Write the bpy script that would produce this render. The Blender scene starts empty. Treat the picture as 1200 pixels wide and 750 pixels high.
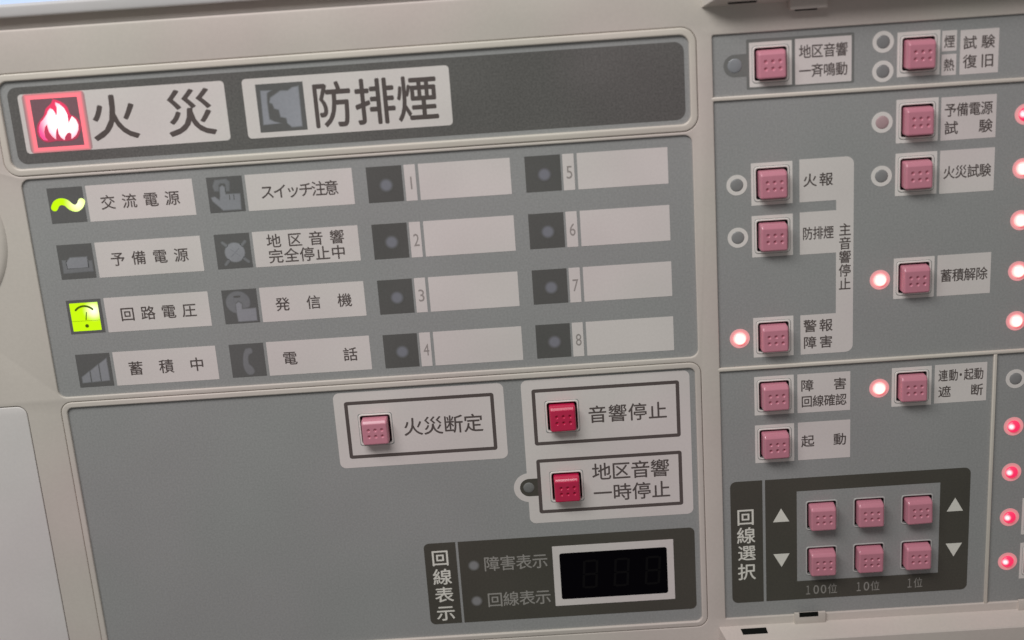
import bpy, math, random
from mathutils import Vector, Matrix, geometry

random.seed(4)
SC = bpy.context.scene
COL = SC.collection

# ------------------------------------------------------------------ camera
# panel frame: X right, Y down (both mm), d = depth away from the viewer (mm)
CAM_C = (161.40, -68.00, -425.41)
CAM_R = ((0.997701117, 0.0677668459, -0.00036802488),
         (-0.065128045, 0.957321979, -0.281590068),
         (-0.0187301524, 0.280966694, 0.95953473))


def W(X, Y, d=0.0):
    return Vector((X * 0.001, d * 0.001, -Y * 0.001))


def _dir(r):
    return Vector((r[0], r[2], -r[1]))


cam_data = bpy.data.cameras.new('camera')
cam_data.sensor_width = 36.0
cam_data.lens = 45.0
cam_data.clip_start = 0.01
cam_data.clip_end = 50.0
cam = bpy.data.objects.new('camera', cam_data)
COL.objects.link(cam)
cx_, cy_, cz_ = _dir(CAM_R[0]), -_dir(CAM_R[1]), -_dir(CAM_R[2])
m = Matrix.Identity(4)
for i in range(3):
    m[i][0], m[i][1], m[i][2] = cx_[i], cy_[i], cz_[i]
m.translation = W(*CAM_C)
cam.matrix_world = m
SC.camera = cam
cam_data.dof.use_dof = True
cam_data.dof.focus_distance = 0.455
cam_data.dof.aperture_fstop = 7.0

# ------------------------------------------------------------------ light
world = bpy.data.worlds.new('World')
SC.world = world
world.use_nodes = True
bg = world.node_tree.nodes['Background']
bg.inputs['Color'].default_value = (1.0, 0.985, 0.965, 1)
bg.inputs['Strength'].default_value = 0.15


def area(name, loc, target, sx, sy, power, color):
    l = bpy.data.lights.new(name, 'AREA')
    l.shape = 'RECTANGLE'
    l.size, l.size_y = sx, sy
    l.energy = power
    l.color = color
    o = bpy.data.objects.new(name, l)
    COL.objects.link(o)
    o.location = loc
    o.rotation_euler = (Vector(target) - Vector(loc)).to_track_quat('-Z', 'Y').to_euler()
    return o


area('ceiling_light', (-0.09, -0.46, 0.55), (0.10, 0, -0.04), 0.64, 0.25, 4.88, (1.0, 0.99, 0.98))

SC.view_settings.view_transform = 'Standard'
SC.view_settings.look = 'None'
SC.view_settings.exposure = 0.0
SC.view_settings.gamma = 1.0
SC.view_settings.use_curve_mapping = False
SC.render.engine = 'CYCLES'
SC.cycles.use_denoising = True
SC.cycles.max_bounces = 6

# ------------------------------------------------------------------ materials


def lin(v):
    v /= 255.0
    return v / 12.92 if v <= 0.04045 else ((v + 0.055) / 1.055) ** 2.4


def alb(r, g, b, e=0.62):
    return tuple(min(0.86, lin(x) / e) for x in (r, g, b))


def surf(name, rgb, rough=0.5, spec=0.4, fine=0.04, fine_scale=1400.0, blotch=0.05, bump=0.06, warm=0.012, dust=0.0):
    """procedural plastic / print: fine grain, faint uneven tone, micro relief"""
    mt = bpy.data.materials.new(name)
    mt.use_nodes = True
    nt = mt.node_tree
    b = nt.nodes['Principled BSDF']
    b.inputs['Roughness'].default_value = rough
    b.inputs['Specular IOR Level'].default_value = spec
    tc = nt.nodes.new('ShaderNodeNewGeometry')
    n1 = nt.nodes.new('ShaderNodeTexNoise')
    n1.inputs['Scale'].default_value = fine_scale
    n1.inputs['Detail'].default_value = 2.0
    n2 = nt.nodes.new('ShaderNodeTexNoise')
    n2.inputs['Scale'].default_value = 34.0
    n2.inputs['Detail'].default_value = 1.0
    n3 = nt.nodes.new('ShaderNodeTexNoise')
    n3.inputs['Scale'].default_value = 21.0
    n3.inputs['Detail'].default_value = 0.0
    for n in (n1, n2, n3):
        nt.links.new(tc.outputs['Position'], n.inputs['Vector'])
    mr1 = nt.nodes.new('ShaderNodeMapRange')
    mr1.inputs['From Min'].default_value = 0.3
    mr1.inputs['From Max'].default_value = 0.7
    mr1.inputs['To Min'].default_value = 1 - fine
    mr1.inputs['To Max'].default_value = 1 + fine
    nt.links.new(n1.outputs['Fac'], mr1.inputs['Value'])
    mr2 = nt.nodes.new('ShaderNodeMapRange')
    mr2.inputs['From Min'].default_value = 0.3
    mr2.inputs['From Max'].default_value = 0.7
    mr2.inputs['To Min'].default_value = 1 - blotch
    mr2.inputs['To Max'].default_value = 1 + blotch
    nt.links.new(n2.outputs['Fac'], mr2.inputs['Value'])
    mul = nt.nodes.new('ShaderNodeMath')
    mul.operation = 'MULTIPLY'
    nt.links.new(mr1.outputs[0], mul.inputs[0])
    nt.links.new(mr2.outputs[0], mul.inputs[1])
    mixc = nt.nodes.new('ShaderNodeMix')
    mixc.data_type = 'RGBA'
    mixc.inputs['A'].default_value = (rgb[0] * (1 + warm), rgb[1] * (1 - warm * 0.6), rgb[2] * (1 + warm * 0.3), 1)
    mixc.inputs['B'].default_value = (rgb[0] * (1 - warm), rgb[1] * (1 + warm * 0.6), rgb[2] * (1 - warm * 0.3), 1)
    st = nt.nodes.new('ShaderNodeMapRange')
    st.inputs['From Min'].default_value = 0.35
    st.inputs['From Max'].default_value = 0.65
    nt.links.new(n3.outputs['Fac'], st.inputs['Value'])
    nt.links.new(st.outputs[0], mixc.inputs['Factor'])
    vm = nt.nodes.new('ShaderNodeVectorMath')
    vm.operation = 'SCALE'
    nt.links.new(mixc.outputs['Result'], vm.inputs[0])
    nt.links.new(mul.outputs[0], vm.inputs['Scale'])
    nt.links.new(vm.outputs[0], b.inputs['Base Color'])
    if rough < 0.6 and blotch > 0:
        rr = nt.nodes.new('ShaderNodeMapRange')
        rr.inputs['From Min'].default_value = 0.3
        rr.inputs['From Max'].default_value = 0.7
        rr.inputs['To Min'].default_value = max(0.05, rough - 0.09)
        rr.inputs['To Max'].default_value = rough + 0.09
        nt.links.new(n2.outputs['Fac'], rr.inputs['Value'])
        nt.links.new(rr.outputs[0], b.inputs['Roughness'])
    if dust:
        vo = nt.nodes.new('ShaderNodeTexVoronoi')
        vo.inputs['Scale'].default_value = 95.0
        nt.links.new(tc.outputs['Position'], vo.inputs['Vector'])
        sx_ = nt.nodes.new('ShaderNodeSeparateColor')
        nt.links.new(vo.outputs['Color'], sx_.inputs[0])
        th = nt.nodes.new('ShaderNodeMath')
        th.operation = 'MULTIPLY'
        th.inputs[1].default_value = 0.016
        nt.links.new(sx_.outputs[0], th.inputs[0])
        lt = nt.nodes.new('ShaderNodeMath')
        lt.operation = 'LESS_THAN'
        nt.links.new(vo.outputs['Distance'], lt.inputs[0])
        nt.links.new(th.outputs[0], lt.inputs[1])
        sc_ = nt.nodes.new('ShaderNodeMath')
        sc_.operation = 'MULTIPLY'
        sc_.inputs[1].default_value = dust
        nt.links.new(lt.outputs[0], sc_.inputs[0])
        dm = nt.nodes.new('ShaderNodeMix')
        dm.data_type = 'RGBA'
        dm.inputs['B'].default_value = (0.62, 0.60, 0.57, 1)
        nt.links.new(sc_.outputs[0], dm.inputs['Factor'])
        nt.links.new(vm.outputs[0], dm.inputs['A'])
        nt.links.new(dm.outputs['Result'], b.inputs['Base Color'])
    if bump:
        bp = nt.nodes.new('ShaderNodeBump')
        bp.inputs['Strength'].default_value = bump
        bp.inputs['Distance'].default_value = 0.0002
        nt.links.new(n1.outputs['Fac'], bp.inputs['Height'])
        nt.links.new(bp.outputs[0], b.inputs['Normal'])
    return mt


def glow(name, hot, edge, spot=(0, 0, 0), radius=0.003, strength=1.0, power=1.0):
    """a lit lamp, or its light painted around it: colour falls from hot at the diode to edge, measured in object space"""
    mt = bpy.data.materials.new(name)
    mt.use_nodes = True
    nt = mt.node_tree
    b = nt.nodes['Principled BSDF']
    b.inputs['Base Color'].default_value = (0.25, 0.08, 0.1, 1)
    b.inputs['Roughness'].default_value = 0.25
    tc = nt.nodes.new('ShaderNodeTexCoord')
    vm = nt.nodes.new('ShaderNodeVectorMath')
    vm.operation = 'DISTANCE'
    vm.inputs[1].default_value = spot
    nt.links.new(tc.outputs['Object'], vm.inputs[0])
    mr = nt.nodes.new('ShaderNodeMapRange')
    mr.interpolation_type = 'SMOOTHSTEP'
    mr.inputs['From Min'].default_value = 0.0
    mr.inputs['From Max'].default_value = radius
    nt.links.new(vm.outputs['Value'], mr.inputs['Value'])
    pw = nt.nodes.new('ShaderNodeMath')
    pw.operation = 'POWER'
    pw.inputs[1].default_value = power
    nt.links.new(mr.outputs[0], pw.inputs[0])
    mx = nt.nodes.new('ShaderNodeMix')
    mx.data_type = 'RGBA'
    mx.inputs['A'].default_value = (*hot, 1)
    mx.inputs['B'].default_value = (*edge, 1)
    nt.links.new(pw.outputs[0], mx.inputs['Factor'])
    nt.links.new(mx.outputs['Result'], b.inputs['Emission Color'])
    b.inputs['Emission Strength'].default_value = strength
    return mt


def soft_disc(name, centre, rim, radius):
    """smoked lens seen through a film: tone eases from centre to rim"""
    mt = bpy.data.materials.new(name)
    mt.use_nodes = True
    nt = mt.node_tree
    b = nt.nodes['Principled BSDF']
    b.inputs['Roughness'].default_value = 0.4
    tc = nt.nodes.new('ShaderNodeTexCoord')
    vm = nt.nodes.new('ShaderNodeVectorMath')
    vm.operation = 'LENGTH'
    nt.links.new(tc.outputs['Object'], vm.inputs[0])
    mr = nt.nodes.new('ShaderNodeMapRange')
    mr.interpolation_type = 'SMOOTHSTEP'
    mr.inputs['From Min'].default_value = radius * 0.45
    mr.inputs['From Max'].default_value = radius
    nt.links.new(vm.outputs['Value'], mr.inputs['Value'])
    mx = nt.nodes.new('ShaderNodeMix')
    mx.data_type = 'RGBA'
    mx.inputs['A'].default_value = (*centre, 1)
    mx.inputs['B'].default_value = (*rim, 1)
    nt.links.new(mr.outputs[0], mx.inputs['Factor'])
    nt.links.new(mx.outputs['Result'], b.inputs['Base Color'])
    return mt


M = {}
M['frame'] = surf('beige_housing_plastic', alb(172, 164, 157), 0.45, 0.4, 0.018, 900, 0.03, 0.05, 0.02)
M['rim'] = surf('cream_rim_plastic', alb(176, 169, 160), 0.36, 0.5, 0.015, 900, 0.03, 0.03, 0.015)
M['cover'] = surf('pale_cover_plastic', alb(183, 178, 176), 0.4, 0.4, 0.015, 900, 0.03, 0.04, 0.015)
M['monitor'] = surf('grey_monitor_plastic', alb(160, 158, 157), 0.4, 0.4, 0.015, 900, 0.02, 0.03, 0.004)
M['grey'] = surf('grey_faceplate_film', alb(129, 129, 128), 0.48, 0.35, 0.085, 1500, 0.015, 0.10, 0.010, 0.3)
M['dark'] = surf('charcoal_band_film', alb(84, 82, 80), 0.5, 0.35, 0.17, 1500, 0.06, 0.12, 0.02, 0.3)
M['box'] = surf('dark_olive_print', alb(64, 61, 55), 0.5, 0.35, 0.07, 1500, 0.05, 0.08, 0.02, 0.25)
M['label'] = surf('off_white_label', alb(185, 178, 175), 0.5, 0.35, 0.02, 1200, 0.03, 0.04, 0.018)
M['ring'] = surf('white_print', alb(190, 185, 181), 0.5, 0.35, 0.02, 1200, 0.02, 0.03, 0.01)
M['ink'] = surf('dark_brown_ink', alb(76, 68, 66), 0.55, 0.3, 0.04, 1500, 0.04, 0.0, 0.02)
M['greyink'] = surf('grey_print', alb(100, 100, 98), 0.5, 0.3, 0.05, 1500, 0.04, 0.04, 0.01)
M['numink'] = surf('number_ink', alb(132, 125, 122), 0.55, 0.3, 0.04, 1500, 0.04, 0.0, 0.02)
M['lightink'] = surf('light_print', alb(196, 190, 182), 0.5, 0.3, 0.03, 1500, 0.03, 0.0, 0.01)
M['dimink'] = surf('dim_print', alb(128, 125, 120), 0.5, 0.3, 0.04, 1500, 0.04, 0.0, 0.01)
M['window'] = surf('smoked_window_film', alb(86, 85, 84), 0.36, 0.4, 0.05, 1400, 0.05, 0.03, 0.015)
M['ledwindow'] = surf('smoked_lamp_window_film', alb(79, 78, 76), 0.36, 0.4, 0.05, 1400, 0.05, 0.03, 0.015)
M['picto'] = surf('unlit_pictogram', alb(127, 127, 131), 0.42, 0.4, 0.04, 1200, 0.12, 0.0, 0.02)
M['pictodim'] = surf('faint_unlit_pictogram', alb(109, 109, 111), 0.42, 0.4, 0.04, 1200, 0.12, 0.0, 0.02)
M['pictobright'] = surf('pale_unlit_pictogram', alb(129, 129, 135), 0.42, 0.4, 0.04, 1200, 0.10, 0.0, 0.02)
M['pictoline'] = surf('fine_pictogram_line', alb(118, 118, 123), 0.42, 0.4, 0.04, 1200, 0.1, 0.0, 0.02)
M['pink'] = surf('pink_button_plastic', alb(172, 111, 125), 0.26, 0.6, 0.015, 900, 0.03, 0.02, 0.01)
M['red'] = surf('crimson_button_plastic', alb(168, 31, 66), 0.24, 0.6, 0.015, 900, 0.03, 0.02, 0.01)
M['lipgrey'] = surf('light_grey_lip', alb(156, 155, 153), 0.4, 0.4, 0.02, 900, 0.02, 0.0, 0.01)
M['hole'] = surf('dark_socket', (0.012, 0.008, 0.009), 0.6, 0.2, 0.0, 900, 0.0, 0.0, 0.0)
M['black'] = surf('black_slot', (0.006, 0.007, 0.006), 0.7, 0.1, 0.0, 900, 0.0, 0.0, 0.0)
M['gap'] = surf('shadow_gap_plastic', alb(140, 134, 129), 0.6, 0.3, 0.02, 900, 0.03, 0.0, 0.01)
M['glass'] = surf('black_display_glass', (0.0012, 0.0006, 0.0022), 0.12, 0.08, 0.0, 900, 0.0, 0.0, 0.0)
M['segment'] = surf('unlit_segment', (0.0014, 0.0007, 0.0014), 0.5, 0.2, 0.0, 900, 0.0, 0.0, 0.0)
M['ledoff'] = surf('unlit_grey_lens', alb(116, 115, 115), 0.3, 0.5, 0.03, 900, 0.08, 0.0, 0.01)
M['ledtab'] = surf('unlit_blue_grey_lens', alb(119, 121, 124), 0.35, 0.4, 0.03, 900, 0.08, 0.0, 0.01)
M['ledrose'] = surf('unlit_rose_lens', alb(152, 128, 130), 0.3, 0.5, 0.03, 900, 0.08, 0.0, 0.01)
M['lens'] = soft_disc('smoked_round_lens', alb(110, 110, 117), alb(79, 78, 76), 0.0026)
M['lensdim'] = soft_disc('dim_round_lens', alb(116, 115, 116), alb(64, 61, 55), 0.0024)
M['ledhot'] = glow('lit_red_lamp', (3.0, 1.9, 1.6), (2.2, 0.42, 0.42), (0, 0, 0), 0.0026, 1.0, 2.4)
M['ledred'] = glow('lit_crimson_lamp', (2.0, 1.4, 1.4), (0.85, 0.004, 0.09), (-0.0010, -0.0007, 0.0002), 0.0015, 1.0, 1.0)
M['ringglow'] = glow('painted_red_ring_glow', (0.60, 0.02, 0.05), (0.30, 0.0, 0.02), (0, 0, 0), 0.0040, 1.0, 1.5)  # the lamp's red light on its white ring, painted in as emission
M['ringglow'].node_tree.nodes['Principled BSDF'].inputs['Base Color'].default_value = (0.70, 0.62, 0.60, 1)
M['flame'] = glow('lit_flame', (1.5, 1.25, 1.25), (1.1, 0.05, 0.28), (0.0018, 0, 0.0000), 0.0090, 1.0, 2.4)
M['flamered'] = glow('lit_flame_fringe', (0.80, 0.008, 0.09), (0.32, 0.005, 0.045), (0, 0, 0.0030), 0.0105)
M['firewin'] = surf('red_tinted_window_film', alb(112, 84, 90), 0.36, 0.4, 0.05, 1400, 0.08, 0.03, 0.03)
M['fireglow'] = glow('painted_pink_label_glow', (0.95, 0.02, 0.07), (0.02, 0.0, 0.0), (0, 0, 0), 0.013)  # flame light leaking onto the label, painted as emission that fades outward
M['fireglow'].node_tree.nodes['Principled BSDF'].inputs['Base Color'].default_value = (0.50, 0.33, 0.34, 1)
nt_ = M['fireglow'].node_tree
sep_ = nt_.nodes.new('ShaderNodeSeparateXYZ')
tcn_ = [n for n in nt_.nodes if n.type == 'TEX_COORD'][0]
nt_.links.new(tcn_.outputs['Object'], sep_.inputs[0])
ab_ = []
for ax_ in ('X', 'Z'):
    a_ = nt_.nodes.new('ShaderNodeMath')
    a_.operation = 'ABSOLUTE'
    nt_.links.new(sep_.outputs[ax_], a_.inputs[0])
    ab_.append(a_)
mx_ = nt_.nodes.new('ShaderNodeMath')
mx_.operation = 'MAXIMUM'
nt_.links.new(ab_[0].outputs[0], mx_.inputs[0])
nt_.links.new(ab_[1].outputs[0], mx_.inputs[1])
mr_ = [n for n in nt_.nodes if n.type == 'MAP_RANGE'][0]
mr_.inputs['From Min'].default_value = 0.0082
mr_.inputs['From Max'].default_value = 0.0103
nt_.links.new(mx_.outputs[0], mr_.inputs['Value'])
M['sine'] = glow('lit_green_wave', (1.5, 1.6, 0.85), (0.60, 0.98, 0.0), (0.0034, 0, 0.0002), 0.0052, 1.0, 0.8)
M['gauge'] = glow('lit_green_gauge', (1.5, 1.6, 0.95), (0.60, 0.95, 0.0), (0.0032, 0, 0.0020), 0.0042, 1.0, 0.9)
for k_ in ('sine', 'gauge'):
    M[k_].node_tree.nodes['Principled BSDF'].inputs['Base Color'].default_value = (0.02, 0.03, 0.003, 1)
M['gaugemark'] = surf('dark_green_mark', alb(74, 92, 18), 0.5, 0.2, 0.0, 900, 0.0, 0.0, 0.0)
M['screen'] = glow('lit_blue_screen', (0.42, 0.72, 1.0), (0.42, 0.72, 1.0), (0, 0, 0), 0.1)

# ------------------------------------------------------------------ object helpers
WLOC = {}


def link(o, parent, wloc):
    COL.objects.link(o)
    WLOC[o.name] = Vector(wloc)
    if parent is not None:
        o.parent = parent
        o.location = Vector(wloc) - WLOC[parent.name]
    else:
        o.location = wloc
    return o


def tag(o, label, cat, group=None):
    o['label'] = label
    o['category'] = cat
    if group:
        o['group'] = group
    return o


def empty(name, X, Y, d=0.0):
    o = bpy.data.objects.new(name, None)
    o.empty_display_size = 0.004
    return link(o, None, W(X, Y, d))


def mesh_obj(name, verts, faces, mat, parent=None, smooth=None):
    """verts in panel mm (X, Y, d); the origin goes to the middle of the piece"""
    P = [W(*v) for v in verts]
    lo = Vector((min(p.x for p in P), min(p.y for p in P), min(p.z for p in P)))
    hi = Vector((max(p.x for p in P), max(p.y for p in P), max(p.z for p in P)))
    c = (lo + hi) / 2
    me = bpy.data.meshes.new(name)
    me.from_pydata([tuple(p - c) for p in P], [], faces)
    me.materials.append(mat)
    if smooth is not None:
        for p in me.polygons:
            p.use_smooth = True
        me.set_sharp_from_angle(angle=math.radians(smooth))
    me.update()
    o = bpy.data.objects.new(name, me)
    return link(o, parent, c)


def rrect(L, T, R, B, r=0.0, n=5):
    """points in panel XY, going round once; r one radius or four (TL, TR, BR, BL)"""
    rs = r if isinstance(r, (tuple, list)) else (r, r, r, r)
    pts = []
    for (cx, cy, a0, rr) in ((L, T, 180, rs[0]), (R, T, 270, rs[1]), (R, B, 0, rs[2]), (L, B, 90, rs[3])):
        if rr <= 0:
            pts.append((cx, cy))
            continue
        ox = cx + rr if cx == L else cx - rr
        oy = cy + rr if cy == T else cy - rr
        for k in range(n + 1):
            a = math.radians(a0 + 90.0 * k / n)
            pts.append((ox + rr * math.cos(a), oy + rr * math.sin(a)))
    return pts


def circle(cx, cy, r, n=28):
    return [(cx + r * math.cos(2 * math.pi * k / n), cy + r * math.sin(2 * math.pi * k / n)) for k in range(n)]


def signed_area(l):
    return 0.5 * sum(l[i][0] * l[(i + 1) % len(l)][1] - l[(i + 1) % len(l)][0] * l[i][1] for i in range(len(l)))


def inset(l, t):
    """mitre inset of a loop whose material lies on its left (positive area) side"""
    if abs(t) < 1e-9:
        return list(l)
    out = []
    n = len(l)
    for i in range(n):
        a, b, c = Vector(l[i - 1]), Vector(l[i]), Vector(l[(i + 1) % n])
        e1, e2 = (b - a), (c - b)
        if e1.length < 1e-9 or e2.length < 1e-9:
            out.append(tuple(b))
            continue
        e1.normalize()
        e2.normalize()
        n1, n2 = Vector((-e1.y, e1.x)), Vector((-e2.y, e2.x))
        h = n1 + n2
        if h.length < 1e-6:
            h = n1.copy()
        h.normalize()
        k = t / max(0.35, h.dot(n1))
        out.append((b.x + h.x * k, b.y + h.y * k))
    return out


def slab(name, loops, d_front, d_back, mat, parent=None, bevel=0.0, seg=3, smooth=40, drop=None):
    """a plate: loops[0] its outline, the others its openings; bevelled front edges"""
    L = []
    for i, l in enumerate(loops):
        a = signed_area(l)
        if (i == 0 and a < 0) or (i > 0 and a > 0):
            l = l[::-1]
        L.append(l)
    prof = [(0.0, d_back)]
    if bevel > 0:
        dr = drop if drop else bevel
        for k in range(seg + 1):
            a = math.pi / 2 * k / seg
            prof.append((bevel * (1 - math.cos(a)), d_front + dr * (1 - math.sin(a))))
    else:
        prof.append((0.0, d_front))
    V, F = [], []
    front, back = [], []
    for l in L:
        n = len(l)
        base = len(V)
        for (t, d) in prof:
            V += [(p[0], p[1], d) for p in inset(l, t)]
        for j in range(len(prof) - 1):
            for i in range(n):
                i2 = (i + 1) % n
                F.append((base + j * n + i, base + j * n + i2, base + (j + 1) * n + i2, base + (j + 1) * n + i))
        back.append([base + i for i in range(n)])
        front.append([base + (len(prof) - 1) * n + i for i in range(n)])
    for idx, flip in ((front, False), (back, True)):
        polys = [[Vector((V[i][0], V[i][1], 0)) for i in ring] for ring in idx]
        flat = [i for ring in idx for i in ring]
        for tri in geometry.tessellate_polygon(polys):
            a, b, c = (flat[t] for t in tri)
            ar = (V[b][0] - V[a][0]) * (V[c][1] - V[a][1]) - (V[c][0] - V[a][0]) * (V[b][1] - V[a][1])
            if abs(ar) < 1e-9:
                continue
            if (ar < 0) != flip:
                b, c = c, b
            F.append((a, b, c))
    return mesh_obj(name, V, F, mat, parent, smooth if bevel > 0 else None)


def strip(pts, w):
    """outline of a ribbon of width w with round ends along pts"""
    left, right = [], []
    n = len(pts)
    for i in range(n):
        a = Vector(pts[max(0, i - 1)])
        b = Vector(pts[min(n - 1, i + 1)])
        t = (b - a).normalized()
        nn = Vector((-t.y, t.x)) * w / 2
        left.append((pts[i][0] + nn.x, pts[i][1] + nn.y))
        right.append((pts[i][0] - nn.x, pts[i][1] - nn.y))

    def cap(c, t):
        a0 = math.atan2(t.y, t.x)
        return [(c[0] + w / 2 * math.cos(a0 + math.pi / 2 - math.pi * k / 6),
                 c[1] + w / 2 * math.sin(a0 + math.pi / 2 - math.pi * k / 6)) for k in range(1, 6)]
    t1 = (Vector(pts[-1]) - Vector(pts[-2])).normalized()
    t0 = (Vector(pts[0]) - Vector(pts[1])).normalized()
    return left + cap(pts[-1], t1) + right[::-1] + cap(pts[0], t0)


def smooth_path(pts, k=5):
    """Catmull-Rom through pts"""
    out = []
    n = len(pts)
    for i in range(n - 1):
        p0, p1, p2, p3 = (Vector(pts[max(0, i - 1)]), Vector(pts[i]), Vector(pts[i + 1]), Vector(pts[min(n - 1, i + 2)]))
        for j in range(k):
            t = j / k
            q = 0.5 * ((2 * p1) + (p2 - p0) * t + (2 * p0 - 5 * p1 + 4 * p2 - p3) * t * t + (3 * p1 - p0 - 3 * p2 + p3) * t ** 3)
            out.append((q.x, q.y))
    out.append(tuple(pts[-1]))
    return out


# ------------------------------------------------------------------ lettering (flat print)
GLYPH = {}


def glyph(ch):
    key = ch
    if key not in GLYPH:
        c = bpy.data.curves.new('glyph', 'FONT')
        c.body = ch
        c.size = 1.0
        c.resolution_u = 4
        o = bpy.data.objects.new('glyph', c)
        COL.objects.link(o)
        dg = bpy.context.evaluated_depsgraph_get()
        dg.update()
        me = bpy.data.meshes.new_from_object(o.evaluated_get(dg))
        v = [(p.co.x, p.co.y) for p in me.vertices]
        f = [tuple(p.vertices) for p in me.polygons]
        bpy.data.objects.remove(o)
        bpy.data.curves.remove(c)
        bpy.data.meshes.remove(me)
        GLYPH[key] = (v, f)
    return GLYPH[key]


def lettering(parent, items, d, mat, off=0.008, name='lettering'):
    """items: (text, x0, x1, y0, y1) one line each, evenly spread; ('fit', ch, x0, x1, y0, y1) stretches one character"""
    V, F = [], []

    def put(ch, fx, fy):
        # stroke weight: a few copies shifted by a fraction of the em, each a hair above the last
        v, f = glyph(ch)
        sh = [(0, 0)] if off <= 0 else [(-off, 0), (off, 0), (0, off), (0, -off)]
        for k, (ox, oy) in enumerate(sh):
            base = len(V)
            V.extend((fx(p[0] + ox), fy(p[1] + oy), d - 0.003 * k) for p in v)
            F.extend(tuple(base + i for i in poly) for poly in f)
    for it in items:
        if it[0] == 'fit':
            _, ch, x0, x1, y0, y1 = it
            v, f = glyph(ch)
            ax0, ax1 = min(p[0] for p in v), max(p[0] for p in v)
            ay0, ay1 = min(p[1] for p in v), max(p[1] for p in v)
            put(ch, lambda x: x0 + (x - ax0) / (ax1 - ax0) * (x1 - x0), lambda y: y1 - (y - ay0) / (ay1 - ay0) * (y1 - y0))
            continue
        text, x0, x1, y0, y1 = it[:5]
        h = y1 - y0
        n = len(text)
        cw = it[5] if len(it) > 5 else min(h, (x1 - x0) / n * 0.955)
        if n == 1:
            cw = x1 - x0
        for k, ch in enumerate(text):
            cx = (x0 + x1) / 2 if n == 1 else x0 + cw / 2 + (x1 - x0 - cw) * k / (n - 1)
            cy = (y0 + y1) / 2
            sx, sy = cw / 0.91, h / 0.92
            put(ch, lambda x, cx=cx, sx=sx: cx + (x - 0.505) * sx, lambda y, cy=cy, sy=sy: cy - (y - 0.38) * sy)
    return mesh_obj(name, V, F, mat, parent)


# ================================================================== HOUSING
HOLE = 5.3   # half the opening of a push button
CAPH = 4.55


def hole_loop(cx, cy, h=HOLE):
    return rrect(cx - h, cy - h, cx + h, cy + h, 0.8, 3)


housing = empty('control_panel', 160, 60, -1)
tag(housing, 'beige moulded housing of the fire alarm control panel around the grey faceplates', 'control panel')
AL = (-9.9, -36.1, 216.8, -7.1)
ST = (-7.9, -3.5, 217.05, 74.1)
SW = (-5.9, 78.1, 215.7, 177.4)
RT = (224.4, -35.3, 420.0, 177.1)
rimw = 2.5


def grow(b, g):
    return (b[0] - g, b[1] - g, b[2] + g, b[3] + g)


fr_loops = [rrect(-140, -52.4, 480, 430, 1.0),
            rrect(*grow(AL, rimw), 5.2, 8), rrect(*ST, 2.8, 8), rrect(*grow(SW, rimw - 0.3), 4.2, 8),
            rrect(*RT, 0.5, 3),
            rrect(-125, 76.2, -20.0, 400, 3.5, 8)]
slab('frame', fr_loops, -0.85, 3.0, M['frame'], housing, bevel=0.4, seg=4)
slab('rim', [rrect(*grow(AL, rimw - 0.12), 5.1, 8), rrect(*AL, 3.2, 8)], -1.15, 2.6, M['rim'], housing, bevel=0.55, seg=5, drop=0.6)
slab('rim', [rrect(*grow(SW, rimw - 0.42), 4.0, 8), rrect(*SW, 2.2, 8)], -0.95, 2.6, M['frame'], housing, bevel=0.5, seg=5, drop=0.5)
slab('cover_door', [rrect(-124.8, 76.45, -20.25, 399.7, 3.3, 8)], -0.85, 2.5, M['cover'], housing, bevel=0.3, seg=3)
# round moulded boss at the left edge
rv, rf = [], []
prof = [(31.0, -0.9), (30.4, -1.5), (29.2, -1.9), (27.0, -2.05), (20.0, -1.6), (0.01, -1.2)]
NS = 72
for (r, d) in prof:
    rv += [(-47.0 + r * math.cos(2 * math.pi * k / NS), 15.0 + r * math.sin(2 * math.pi * k / NS), d) for k in range(NS)]
for j in range(len(prof) - 1):
    for k in range(NS):
        rf.append((j * NS + k, (j + 1) * NS + k, (j + 1) * NS + (k + 1) % NS, j * NS + (k + 1) % NS))
mesh_obj('round_boss', rv, rf, M['frame'], housing, smooth=50)


def ledge(name, secs, mat, x0, x1, e0):
    """prism along X with section points (Y, d); its left end is mitred by e0 mm per mm of depth"""
    V, F = [], []
    n = len(secs)
    for (y, d) in secs:
        V.append((x0 + e0 * max(0, -1.0 - d), y, d))
    for (y, d) in secs:
        V.append((x1, y, d))
    for i in range(n):
        j = (i + 1) % n
        F.append((i, j, n + j, n + i))
    F.append(tuple(range(n))[::-1])
    F.append(tuple(range(n, 2 * n)))
    return mesh_obj(name, V, F, mat, housing)


def box(name, x0, x1, y0, y1, d0, d1, mat, parent, bevel=0.15):
    return slab(name, [rrect(x0, y0, x1, y1, 0)], d0, d1, mat, parent, bevel=bevel, seg=2)


low = ledge('lower_ledge', [(180.2, -0.9), (180.35, -1.3), (183.0, -8.0), (183.5, -8.35), (215, -8.4), (215, -0.9)], M['frame'], 221.8, 440, 0.32)
up = ledge('upper_ledge', [(-44.3, -0.9), (-44.5, -1.5), (-47.4, -11.0), (-47.9, -11.4), (-95, -11.4), (-95, -0.9)][::-1], M['frame'], 221.2, 440, 0.32)


def sloped_slot(x0, x1, ya, da, yb, db, parent, out):
    """black opening let into a sloping face, between two lines of that face"""
    V = [(x0, ya, da), (x1, ya, da), (x1 + 0.3, yb, db), (x0 + 0.5, yb, db)]
    V = [(x, y + out[0], d + out[1]) for x, y, d in V] + [(x, y - 6 * out[0], d - 6 * out[1]) for x, y, d in V]
    F = [(0, 1, 2, 3), (7, 6, 5, 4), (0, 4, 5, 1), (1, 5, 6, 2), (2, 6, 7, 3), (3, 7, 4, 0)]
    return mesh_obj('slot', V, F, M['black'], parent)


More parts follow.
